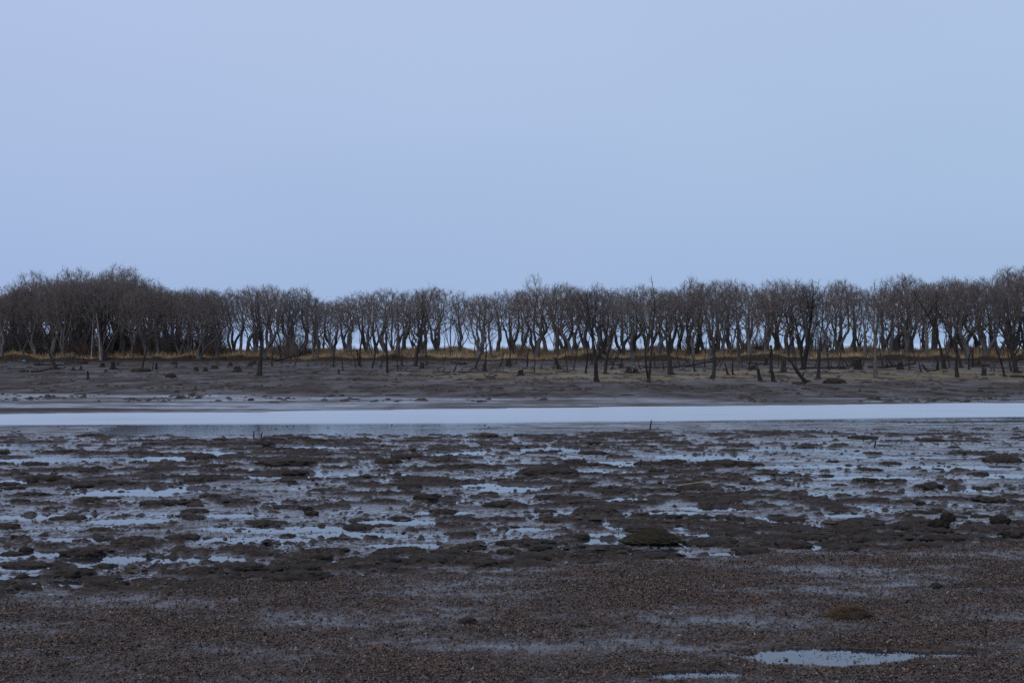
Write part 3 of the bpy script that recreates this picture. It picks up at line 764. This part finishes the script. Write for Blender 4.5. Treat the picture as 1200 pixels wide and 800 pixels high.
def build_clods():
    r = RS(303); M = []
    for k in range(12):
        v, f = lump(400 + k, 1, .30, 4, .42, 1.7)
        v[:, 1] *= r.uniform(.6, .9)
        mb = MB(); mb.add(v, None, f); M.append(mb.mesh('mud_clod', M_clod))
    pts = []
    # ones that stand out in the photo (pixel of the foot, width in pixels)
    known = [(350, 680, 70), (300, 675, 50), (420, 618, 42), (395, 632, 30), (230, 600, 30), (310, 614, 45), (215, 630, 40), (95, 634, 25), (30, 662, 60), (75, 664, 35), (200, 671, 28), (475, 646, 45),
             (525, 650, 40), (590, 664, 32), (520, 600, 32), (505, 658, 60), (620, 638, 60), (690, 660, 30), (775, 653, 55), (880, 646, 45), (930, 641, 50), (985, 644, 40), (1052, 643, 42), (1027, 641, 28), (1078, 641, 40),
             (1143, 629, 26), (812, 657, 22), (840, 637, 60), (1165, 635, 34), (850, 640, 40), (960, 628, 60), (1010, 616, 50), (905, 616, 40), (1150, 606, 26), (640, 556, 60), (760, 544, 32), (1020, 551, 26), (1098, 550, 14),
             (945, 524, 20), (1010, 514, 30), (462, 512, 14), (640, 511, 14), (695, 520, 20), (185, 557, 20), (150, 568, 20), (40, 545, 30), (335, 545, 60), (160, 541, 14), (70, 552, 22), (340, 595, 40), (130, 584, 26),
             (275, 586, 30), (450, 588, 36), (700, 600, 50), (740, 612, 46), (1090, 517, 30), (1175, 541, 50), (850, 546, 60), (900, 556, 30), (1050, 564, 30), (1150, 572, 24), (375, 575, 24), (560, 582, 22)]
    for px, py, w in known:
        x, d = W(px, py); pts.append((x, d, w / 2 / F * d))
    tries = 0
    while len(pts) < 290 and tries < 60000:
        tries += 1
        d = 1 / r.uniform(1 / 46., 1 / 17.); x = r.uniform(-.40, .40) * d
        if d < edge(x) + .3: continue
        z, col, wet, cm = terrain(np.array([x]), np.array([d]))
        dens = cm[0] * .8 + .12
        if r.rand() > dens: continue
        s = r.uniform(.10, .32) * (1 + (d > 28) * .25)
        if any((x - a) ** 2 + (d - b) ** 2 < (.55 * (s + c)) ** 2 for a, b, c in pts): continue
        pts.append((x, d, s))
    for x, d, s in pts:
        z = float(height(x, d)[0]); px = 600 + x / d * F
        zone = 'beside the leaf-strewn shore' if d < 21.5 else 'among the nearer pools' if d < 27 else 'among the middle pools' if d < 35 else 'near the channel'
        side = 'left third' if px < 400 else 'middle third' if px < 800 else 'right third'
        size = 'broad' if s * F / d > 18 else 'small'
        lab = f'{size} dark weedy mud clod {zone}, {side} of the flat'
        sx = s * r.uniform(.9, 1.1)
        thing('mud_clod', lab, 'mud clod', (x, d, max(z, 0) * .6 - .012), r.choice([0, math.pi]) + r.normal(0, .25), lab.replace('clod', 'clods'), M[r.randint(12)],
              (sx, sx, max(.16, sx * r.uniform(.6, 1.0))))

def build_rocks():
    # the big mossy boulder
    x, d = W(760, 637); v, f = lump(11, 1, 1, 5, .24, 1.5); v[:, 2] = np.sign(v[:, 2]) * np.abs(v[:, 2]) ** 1.35 * (.95 + .16 * v[:, 0])
    v[:, 0] *= .44; v[:, 1] *= .28; v[:, 2] *= .19
    top = v[:, 2] > .03; v[~top, :2] *= .96; q = np.sqrt((v[:, 0] / .46) ** 2 + (v[:, 1] / .30) ** 2); v[:, 2] *= (1.25 - .75 * np.clip(q, 0, 1.2) ** 2) * (1 - .30 * np.clip(-v[:, 0] / .4, -.3, 1)); v[:, 2] += .02 * fbm(v[:, 0] / .12, v[:, 1] / .12, 3, 151)
    mb = MB(); mb.add(v + [0, 0, .045], None, f)
    o = thing('mossy_boulder', 'largest mossy olive-brown boulder resting on the wet mudflat', 'boulder', (x, d, 0), 0, scale=(1.08, 1.0, .78)); link('stone', mb.mesh('boulder', M_rock), o)
    cap = v.copy(); e = fbm(cap[:, 0] / .05, cap[:, 1] / .05 + cap[:, 2] / .04, 3, 141)
    cap = cap * (1.03 + .11 * e)[:, None]; lo = cap[:, 2] < .05 + .06 * e; cap[lo] *= [.8, .8, .5]
    mb = MB(); mb.add(cap + [0, 0, .045], None, f)
    link('moss_cover', mb.mesh('moss_cover', clod_material('moss', (.009, .008, .005), (.044, .035, .019), scale=22.0)), o)
    # two-block rock on the right
    x, d = W(1105, 620); o = thing('mossy_rock', 'stacked two-block weedy rock on the mud at the right', 'rock', (x, d, 0), 0)
    for k, (ox, oz, w, h) in enumerate([(-.06, .06, .17, .11), (.07, .17, .12, .10)]):
        v, f = lump(21 + k, 1, 1, 4, .42, 1.8); mb = MB(); mb.add(v * [w, w * .7, h] + [ox, 0, oz], None, f); link('stone', mb.mesh('rock', M_dark), o)
    x, d = W(1172, 614); v, f = lump(31, .17, .10, 4, .40, 1.8); mb = MB(); mb.add(v + [0, 0, .05], None, f)
    thing('mossy_rock', 'rounded dark rock at the right edge, beside the two-block rock', 'rock', (x, d, 0), 0, me=mb.mesh('rock', M_dark))
    # grass tuft mound and small lumps on the litter beach
    x, d, z = at(1000, 722); v, f = lump(41, .20, .09, 4, .2); mb = MB(); mb.add(v * [1, .8, 1], None, f)
    o = thing('grass_tuft', 'tawny grass tussock lying on the leaf-strewn shore', 'tussock', (x, d, z), 0); link('mound', mb.mesh('mound', M_clod), o)
    r = RS(43); n = 700; a = r.rand(n) * 6.28; q = np.sqrt(r.rand(n)); p = np.stack([q * .20 * np.cos(a) - .04, q * .14 * np.sin(a), .085 * (1 - q ** 2)], 1)
    dd = unit(np.stack([np.cos(a) * .8 - .8, np.sin(a) * .6 - .3, .45 * np.ones(n)], 1) + r.normal(0, .35, (n, 3))); l = (.04 + .08 * r.rand(n))[:, None]
    mb = MB(); mb.tubes(np.stack([p, p + dd * l * .6, p + dd * l - [0, 0, .02]], 1), np.tile([.004, .0035, .001], (n, 1)), 3)
    gm = mat_new('tussock_blades'); rp = ramp(gm[1], [(.35, (.060, .037, .018)), (.7, (.15, .098, .050))]); nz = N(gm[1], 'ShaderNodeTexNoise', Scale=30.0); gm[1].links.new(nz.outputs['Fac'], rp.inputs['Fac']); gm[1].links.new(rp.outputs[0], gm[2].inputs['Base Color']); gm[2].inputs['Roughness'].default_value = .9
    link('blades', mb.mesh('blades', gm[0]), o)
    for px, py, w, h, lab in [(1097, 687, .055, .04, 'black lump of weed beside the thin puddle on the shore'), (548, 730, .09, .05, 'small dark weed lump on the leaf-strewn shore at centre'),
                              (680, 735, .06, .03, 'flat dark scrap of weed on the bluish wet mud of the shore')]:
        x, d, z = at(px, py); v, f = lump(int(px), w, h, 4, .3); mb = MB(); mb.add(v + [0, 0, h * .3], None, f); thing('weed_lump', lab, 'weed lump', (x, d, z), 0, me=mb.mesh('weed_lump', M_clod))
    # mounds of weed on the far shore
    for px, py, w, h, lab, s in [(978, 449, 26, 6, 'rounded dark mound of weed on the far mud beside the leaning trunk', 51), (936, 450, 17, 3, 'low dark mound of weed at the foot of the leaning trunk', 52),
                                 (28, 436, 12, 3, 'low dark driftwood heap at the far left shore', 53), (165, 435, 24, 4, 'long dark heap of drift weed on the far left mud', 54),
                                 (200, 442, 12, 5, 'ragged dark clump standing on the far left mud', 55), (1192, 442, 16, 3, 'flat greenish mound at the right end of the far shore', 56)]:
        x, d, z = at(px, py); W_ = w / 2 / F * d; h_ = h / F * d; v, f = lump(s, 1, 1, 4, .28); mb = MB(); mb.add(v * [W_, W_ * .7, h_], None, f)
        thing('weed_mound', lab, 'weed mound', (x, d, z), 0, me=mb.mesh('weed_mound', M_clod))
    # flat dark weed patches on the far mud
    r = RS(61); K = []
    for k in range(5):
        v, f = lump(70 + k, 1, .12, 4, .35); mb = MB(); mb.add(v * [1, .6, 1], None, f); K.append(mb.mesh('weed_patch', M_clod))
    for px, py, w in [(417, 468, 11), (321, 472, 13), (463, 463, 22), (465, 448, 12), (495, 446, 14), (530, 458, 10), (585, 463, 26), (582, 455, 20), (672, 453, 14), (690, 456, 10), (735, 463, 14), (815, 455, 14), (838, 458, 18),
                      (866, 454, 12), (900, 458, 10), (945, 456, 12), (1015, 448, 14), (1020, 459, 16), (1085, 459, 20), (1115, 457, 16), (1155, 455, 18), (205, 464, 12), (94, 462, 12), (370, 459, 10), (400, 464, 8), (880, 451, 12), (620, 440, 8), (640, 446, 10), (560, 444, 10), (770, 451, 10), (1100, 462, 8), (1130, 471, 10), (280, 456, 12), (120, 452, 14), (50, 450, 14), (240, 449, 12)]:
        x, d, z = at(px, py); s = w / 2 / F * d
        side = 'left' if px < 400 else 'middle' if px < 800 else 'right'
        thing('weed_patch', f'flat dark patch of weed on the grey far mud, {side} part', 'weed patch', (x, d, z), r.normal(0, .2), f'flat dark weed patches on the far mud, {side} part', K[r.randint(5)], (s, s, max(s * .6, .5)))

def build_dead():
    D = dead_tree
    D(68, 433, 48, 'dark crooked dead tree leaning left on the far left mud', 1, lean=-.28, rb=.17, nb=5)
    D(123, 422, 78, 'stout dark dead trunk standing beside the pale birch', 2, rb=.30, nb=5)
    o = D(118, 421, 70, 'pale slender birch trunk with a snapped top against the dark wood', 3, lean=-.08, rb=.13, nb=3, mat=M_birch, bfrom=.6, blen=.2, name='birch_tree', wob=.03); o['category'] = 'tree'
    o = D(107, 420, 62, 'thin pale birch stem just left of the brighter birch trunk', 4, rb=.08, nb=2, mat=M_birch, bfrom=.6, blen=.2, name='birch_tree', wob=.03); o['category'] = 'tree'
    D(304, 440, 98, 'tall black dead tree standing alone on the left mud', 5, rb=.19, nb=9, bfrom=.35, blen=.28, wob=.05)
    D(319, 429, 36, 'thin dark dead stem right behind the tall black dead tree', 6, rb=.10, nb=3)
    D(390, 430, 52, 'slender dead tree with an upright spiky top below the skyline dip', 7, rb=.09, nb=6, lean=.05)
    D(372, 421, 76, 'greyish dead tree with fine pale branches left of the skyline dip', 8, rb=.17, nb=8, mat=M_pale, bfrom=.3)
    D(421, 428, 60, 'dead tree with limbs spreading to the left by the skyline dip', 9, rb=.13, nb=7, lean=-.05)
    D(424, 429, 18, 'short broken stem leaning left, near the skyline dip', 10, lean=-.55, rb=.13, nb=1, broken=True)
    D(454, 437, 58, 'slim straight dead stem on a flared root on the centre-left mud', 11, rb=.11, nb=4, wob=.04)
    D(486, 429, 84, 'v-shaped dead tree with two bushy stems, centre left', 12, rb=.20, nb=9, stems=2, blen=.45, bfrom=.15)
    D(569, 426, 62, 'thin curved dead tree at the end of the tawny grass, centre', 13, rb=.12, nb=4, lean=.06)
    D(597, 431, 52, 'thin upright dead stem right of the low driftwood fence, centre', 14, rb=.07, nb=4)
    D(665, 434, 42, 'thin dead stem beside the leaning broken stump at centre', 15, rb=.06, nb=3)
    D(686, 437, 56, 'dead tree with a narrow stem just left of the root-mounded tree', 16, rb=.10, nb=6)
    D(699, 447, 104, 'large dead tree rising from a dark root mound at centre', 17, rb=.17, nb=10, lean=-.03, bfrom=.25, wob=.06)
    D(709, 438, 70, 'dark crooked dead tree just right of the root-mounded tree', 18, rb=.16, nb=6, lean=.06, wob=.1)
    D(760, 448, 126, 'tallest dead tree, two thin crooked stems overtopping the whole tree line', 19, rb=.105, nb=8, stems=2, lean=-.085, bfrom=.45, blen=.13, wob=.06)
    D(735, 437, 32, 'pale bare snag leaning right, left of the tallest pole', 20, lean=.45, rb=.07, nb=2, mat=M_pale)
    D(786, 439, 62, 'straight dead trunk with thick square foot right of the tallest pole', 21, rb=.24, nb=4, wob=.04)
    D(834, 444, 36, 'slanting forked dead trunk on the sandy mud right of centre', 22, lean=.30, rb=.17, nb=3, broken=True, blen=.5)
    D(854, 439, 15, 'short thin leaning stick, left of a matching pair', 23, lean=-.35, rb=.09, nb=0, broken=True)
    D(860, 439, 16, 'short thin leaning stick, right of a matching pair', 24, lean=-.12, rb=.09, nb=0, broken=True)
    D(866, 430, 60, 'pale grey dead trunk with an oblique limb in the dense right stand', 25, rb=.28, nb=6, mat=M_pale, lean=-.04)
    D(907, 447, 42, 'slim forked dead trunk leaning left near the thick stump', 26, lean=-.12, rb=.16, nb=3, broken=True)
    D(941, 433, 96, 'large two-limbed dead tree behind the leaning log, right of centre', 27, rb=.27, nb=9, stems=2, blen=.4)
    D(947, 448, 28, 'dead trunk leaning steeply to the left on the far mud', 28, lean=-.65, rb=.15, nb=2, broken=True, blen=.25)
    D(959, 444, 64, 'thin dead spire with a pointed flared base', 29, rb=.17, nb=3, wob=.03)
    D(1027, 443, 76, 'slender grey dead tree with a bulging root base, right side', 30, rb=.19, nb=8, mat=M_pale, wob=.04)
    D(1107, 432, 100, 'curved dead trunk left of the black pointed stake', 31, rb=.21, nb=8, lean=-.10)
    D(1127, 431, 84, 'dead tree with one limb bent up to the right behind the stake', 32, rb=.18, nb=5, lean=-.04, blen=.5)
    D(1178, 441, 42, 'thin slanting dead stem right of the twin stump', 33, lean=-.15, rb=.10, nb=2, broken=True)
    D(1192, 437, 84, 'big dead tree with wide pale branches at the right edge of the mud', 34, rb=.25, nb=10, lean=-.22, blen=.5, bfrom=.2)
    D(1099, 434, 13, 'short dark upright snag beside a small leaning snag, right side', 35, rb=.16, nb=1, broken=True, lean=.08)
    D(1087, 434, 9, 'small snag leaning left beside a dark upright snag', 36, rb=.11, nb=0, broken=True, lean=-.4)
    # thin saplings standing in the mud before the bank
    r = RS(71)
    for i, px in enumerate([32, 166, 178, 207, 330, 345, 402, 417, 466, 520, 556, 618, 634, 722, 744, 806, 815, 826, 889, 972, 984, 1055, 1066, 1140, 1160, 648, 672, 694, 704, 716, 729, 752, 768, 778, 797, 843, 870, 878, 912, 925, 935, 955, 990, 1010, 1035, 1048, 1072, 1080, 1095, 1113, 1135, 1165, 1186, 436, 446, 472, 500, 532, 585, 603, 626]):
        lab = 'spindly dead sapling standing in mud before the bank, ' + ('left part' if px < 400 else 'middle part' if px < 800 else 'right part')
        o = D(px, r.uniform(423, 436), r.uniform(8, 22) if i % 3 == 0 else r.uniform(18, 60), lab, 700 + i, lean=r.normal(0, .16), rb=r.uniform(.05, .12), nb=2 + i % 3, wob=.09, name='dead_sapling')
        o['group'] = lab.replace('sapling', 'saplings')
    S = stump
    S(132, 433, 9, 5, 'square-cut dark stump on the left mud below the birch', 101, spike=.15)
    S(120, 430, 5, 5, 'low stump at the foot of the stout dead trunk', 102)
    S(103, 445, 9, 2.5, 'pointed dark stake-like stump, nearest on the left mud', 103, spike=.8)
    S(86, 434, 4, 4, 'small blunt stump right of the crooked left dead tree', 104)
    S(94, 434, 5, 3, 'thin knobbly stump right of the crooked left dead tree', 105, lean=.3)
    S(138, 428, 4, 3, 'tiny stump just behind the square-cut stump', 106)
    S(124, 436, 3, 4, 'flat worn stump in front of the square-cut stump', 107)
    S(183, 433, 8, 2.6, 'narrow post-like stump above the long drift heap', 108, spike=.2)
    S(205, 427, 8, 5, 'leaning dark stump against the tawny bank on the left', 109, lean=-.4)
    S(230, 435, 5, 5, 'left one of two equal blunt stumps beside the wet sheen', 110)
    S(241, 435, 4.5, 5, 'right one of two equal blunt stumps beside the wet sheen', 111)
    S(252, 432, 4, 7, 'low wide stump behind the pair of blunt stumps', 112)
    S(270, 430, 6, 5, 'dark stump standing at the back, left of the brownish block', 113)
    S(278, 436, 7, 8, 'brownish bulky stump left of the tall black dead tree', 114)
    S(292, 430, 6, 4, 'leaning stump just left of the tall black dead tree', 115, lean=.3)
    S(298, 428, 6, 4, 'stump tucked right beside the tall black dead tree', 116)
    S(397, 438, 5, 2.5, 'small pointed stump in the middle of the left-centre mud', 117, spike=.7)
    S(494, 432, 7, 4.5, 'ragged stump right of the v-shaped dead tree', 118, lean=.2)
    S(568, 435, 9, 3.5, 'spiky stump with sideways roots at centre', 119, spike=.9)
    S(610, 440, 7, 6, 'squat stump nearest the sandy patch at centre', 120)
    S(655, 432, 13, 4, 'tall broken stump leaning left at centre', 121, lean=-.35, spike=.6)
    S(596, 429, 8, 6, 'dark block stump at the end of the driftwood line', 122)
    S(737, 437, 8, 6, 'blocky stump under the pale leaning snag', 123)
    S(745, 437, 5, 6, 'low ragged stump left of the tallest pole foot', 124)
    S(728, 431, 4, 5, 'small dark root block behind the pale leaning snag', 125)
    S(891, 446, 14, 3.6, 'black slightly leaning post-like stump on the right mud', 126, lean=-.18, spike=.3)
    S(883, 433, 5, 6, 'grey rounded stump left of the fallen branches', 127)
    S(918, 436, 14, 6, 'thick dark stump near the slim forked trunk', 128)
    S(898, 428, 8, 4, 'upright stump at the bank right of the pale trunk', 129)
    S(1122, 442, 22, 3.4, 'black pointed stake standing on the right mud', 130, spike=.9, lean=-.08)
    S(1152, 440, 10, 3.6, 'twin-topped square stump on the right mud', 131, twin=True, spike=.2)
    S(1006, 433, 12, 8, 'mossy upturned root block on the right, by the long dark log', 132)
    S(1055, 433, 9, 6, 'dark stump with a side root left of the curved dead trunk', 133)
    S(902, 437, 3, 3, 'tiny black stump beside the slim forked trunk', 134)
    G = log
    G(52, 436, 32, 'crooked dark driftwood branch lying on the far left mud', 201, rb=.10, nb=4)
    G(60, 428, 40, 'long black log along the bank at the far left', 202, rb=.15)
    G(340, 423, 40, 'straight dark log along the bank left of the grey dead tree', 203, rb=.13, nb=1)
    G(475, 435, 42, 'arched driftwood branches lying right of the slim straight stem', 204, rb=.07, nb=5, ang=.3)
    G(540, 427, 16, 'short log with upturned root by the bank at centre', 205, rb=.14, nb=4)
    G(520, 436, 26, 'thin driftwood stick pile at centre left', 206, rb=.06, nb=7)
    G(566, 436, 60, 'long low line of driftwood at centre', 207, rb=.06, nb=6)
    G(660, 436, 18, 'short stick lying by the tall broken stump', 208, rb=.06)
    G(720, 428, 26, 'dark fallen branch at the foot of the bank near the tallest pole', 209, rb=.10, nb=4)
    G(775, 431, 44, 'left half of the long fallen trunks behind the tallest pole', 210, rb=.11, nb=3)
    G(815, 430, 52, 'long straight fallen trunk lying right of the thick square foot', 211, rb=.12, nb=3)
    G(790, 427, 60, 'thin upper fallen trunk close to the bank, right of the tallest pole', 212, rb=.08, nb=2)
    G(888, 427, 26, 'crooked fallen branch at the bank, right of the pale trunk', 213, rb=.10, nb=4)
    G(970, 432, 50, 'long dark log lying left of the mossy root block', 214, rb=.14, nb=4)
    G(1045, 431, 56, 'long dark log lying right of the mossy root block', 215, rb=.15, nb=4)
    G(1092, 435, 14, 'short log joining the two small right-hand snags', 216, rb=.09, nb=1)
    G(1195, 422, 30, 'dark log on the bank at the far right', 217, rb=.15, nb=2)
    G(1175, 425, 26, 'short dark log at the bank right of the brush pile', 218, rb=.12, nb=2)
    G(30, 424, 50, 'low dark log along the grass foot at the far left edge', 219, rb=.10, nb=2)
    brush_pile(90, 426, 34, 11, 'dark rounded brush pile with upturned roots on the left bank', 301)
    brush_pile(1148, 429, 30, 11, 'dark spiky brush pile before the bank at the right', 302)
    brush_pile(1000, 430, 30, 7, 'low tangle of brush around the mossy root block', 303)
    # stakes in the shallow water and sticks on the flat
    for px, py, h, lab in [(762, 503, 11, 'short dark stake standing in the shallows below the channel'), (750, 548, 10, 'thin stick upright in the mud beside a clod'), (297, 513, 8, 'left one of two tiny stakes in the still pool'),
                           (306, 513, 7, 'right one of two tiny stakes in the still pool'), (1024, 525, 9, 'thin stick upright in the wet mud on the right')]:
        x, d = W(px, py); r = RS(px); P = walk(r, (0, 0, -.1), (.05, 0, 1), h / F * d + .1, 5, .05); mb = MB(); mb.tubes(P[None], np.linspace(.035, .018, 6)[None], 6)
        thing('stake', lab, 'stake', (x, d, 0), 0, me=mb.mesh('stake', M_dead))
    x, d = W(818, 573); r = RS(5); P = walk(r, (-.42, 0, .05), (1, .1, .02), .85, 6, .03); mb = MB(); mb.tubes(P[None], np.linspace(.014, .006, 7)[None], 5)
    sm_ = mat_new('pale_reed'); sm_[2].inputs['Roughness'].default_value = .8; nz = N(sm_[1], 'ShaderNodeTexNoise', Scale=20.0); rp = ramp(sm_[1], [(.3, (.22, .18, .10)), (.7, (.36, .30, .17))]); sm_[1].links.new(nz.outputs['Fac'], rp.inputs['Fac']); sm_[1].links.new(rp.outputs[0], sm_[2].inputs['Base Color'])
    thing('reed_stalk', 'pale straw-coloured reed stalk lying flat on the mudflat', 'reed', (x, d, .03), 0, me=mb.mesh('reed_stalk', sm_[0]))
    # scraps
    def scrap(x, d, z, w, h, c, label, seed):
        v, f = lump(seed, w, h, 4, .35); mt = mat_new('plastic_scrap'); mt[2].inputs['Roughness'].default_value = .45
        nz = N(mt[1], 'ShaderNodeTexNoise', Scale=8.0); rp = ramp(mt[1], [(.3, tuple(k * .6 for k in c)), (.7, c)]); mt[1].links.new(nz.outputs['Fac'], rp.inputs['Fac']); mt[1].links.new(rp.outputs[0], mt[2].inputs['Base Color'])
        mb = MB(); mb.add(v * [1, .6, 1], None, f); thing('plastic_scrap', label, 'scrap', (x, d, z), 0, me=mb.mesh('scrap', mt[0]))
    x, d = W(1172, 634); scrap(x, d, .07, .035, .018, (.02, .16, .06), 'tiny bright green scrap on a clod at the right edge', 5)
    x, d, z = at(28, 424); scrap(x, d, z, .28, .28, (.03, .16, .20), 'small turquoise scrap at the foot of the grass, far left', 6)
    x, d, z = at(12, 425); scrap(x, d, z, .45, .12, (.03, .09, .13), 'flat bluish scrap along the grass foot, far left', 7)

# ------------------------------------------------------------------ sky, light, camera
def build_world():
    w = bpy.data.worlds.new('World'); bpy.context.scene.world = w; w.use_nodes = True
    nt = w.node_tree; L = nt.links.new; bg = nt.nodes['Background']
    EL, ROT = math.radians(14), math.radians(215)
    sky = N(nt, 'ShaderNodeTexSky', sky_type='NISHITA', sun_disc=False, sun_elevation=EL, sun_rotation=ROT, air_density=1.5, dust_density=3.0)
    tc = N(nt, 'ShaderNodeTexCoord'); sx = N(nt, 'ShaderNodeSeparateXYZ'); L(tc.outputs['Generated'], sx.inputs[0])
    rp = ramp(nt, [(.0, (.352, .492, .735)), (.06, (.362, .505, .752)), (.16, (.402, .537, .772)), (.26, (.432, .553, .785)), (.6, (.48, .575, .82)), (1, (.52, .60, .82))])
    L(sx.outputs['Z'], rp.inputs['Fac'])
    # large soft unevenness of the cloud sheet
    nz = N(nt, 'ShaderNodeTexNoise', Scale=1.6, Detail=3.0, Roughness=.5); mp = N(nt, 'ShaderNodeMapping'); mp.inputs['Scale'].default_value = (1, 1, 2.5); L(tc.outputs['Generated'], mp.inputs['Vector']); L(mp.outputs[0], nz.inputs['Vector'])
    r2 = ramp(nt, [(.3, (.95, .965, .975)), (.7, (1.05, 1.035, 1.025))]); L(nz.outputs['Fac'], r2.inputs['Fac'])
    m = N(nt, 'ShaderNodeMix', data_type='RGBA', blend_type='MULTIPLY'); m.inputs[0].default_value = 1; L(rp.outputs[0], m.inputs[6]); L(r2.outputs[0], m.inputs[7])
    # a little more lavender towards the left
    ax = N(nt, 'ShaderNodeMapRange'); L(sx.outputs['X'], ax.inputs['Value']); ax.inputs['From Min'].default_value = -.36; ax.inputs['From Max'].default_value = .36
    r3 = ramp(nt, [(0, (1.03, .99, 1.03)), (1, (.99, 1.0, 1.0))]); L(ax.outputs[0], r3.inputs['Fac'])
    m3 = N(nt, 'ShaderNodeMix', data_type='RGBA', blend_type='MULTIPLY'); m3.inputs[0].default_value = 1; L(m.outputs[2], m3.inputs[6]); L(r3.outputs[0], m3.inputs[7])
    sc = N(nt, 'ShaderNodeMix', data_type='RGBA', blend_type='MULTIPLY'); sc.inputs[0].default_value = 1; L(sky.outputs[0], sc.inputs[6]); sc.inputs[7].default_value = (.08, .08, .08, 1)
    mx = N(nt, 'ShaderNodeMix', data_type='RGBA'); mx.inputs[0].default_value = .94; L(sc.outputs[2], mx.inputs[6]); L(m3.outputs[2], mx.inputs[7])
    L(mx.outputs[2], bg.inputs['Color']); bg.inputs['Strength'].default_value = 1.0
    sun = bpy.data.lights.new('Sun', 'SUN'); sun.energy = 1.0; sun.angle = math.radians(25); sun.color = (1, .95, .9)
    so = bpy.data.objects.new('Sun', sun); C.objects.link(so)
    dv = Vector((math.sin(ROT) * math.cos(math.radians(35)), math.cos(ROT) * math.cos(math.radians(35)), math.sin(math.radians(35))))
    so.rotation_euler = dv.to_track_quat('Z', 'Y').to_euler()

def build_camera():
    cam = bpy.data.cameras.new('Camera'); cam.lens = 50; cam.sensor_width = 36; cam.clip_end = 60000; cam.clip_start = .1
    cam.shift_y = (HZ - 400) / 1200
    o = bpy.data.objects.new('Camera', cam); C.objects.link(o); o.location = (0, 0, H); o.rotation_euler = (math.pi / 2, 0, 0)
    bpy.context.scene.camera = o

import time
def _t(f):
    t = time.time(); f(); print(f.__name__, round(time.time() - t, 1))
for f in (build_world, build_camera, build_ground, build_water, build_litter, build_crumbs, build_grass, build_trees, build_dead, build_clods, build_rocks): _t(f)

s = bpy.context.scene
s.view_settings.view_transform = 'Standard'; s.view_settings.look = 'None'; s.view_settings.exposure = 0; s.view_settings.gamma = 1
s.cycles.use_denoising = False; s.cycles.max_bounces = 5; s.cycles.diffuse_bounces = 2; s.cycles.glossy_bounces = 3
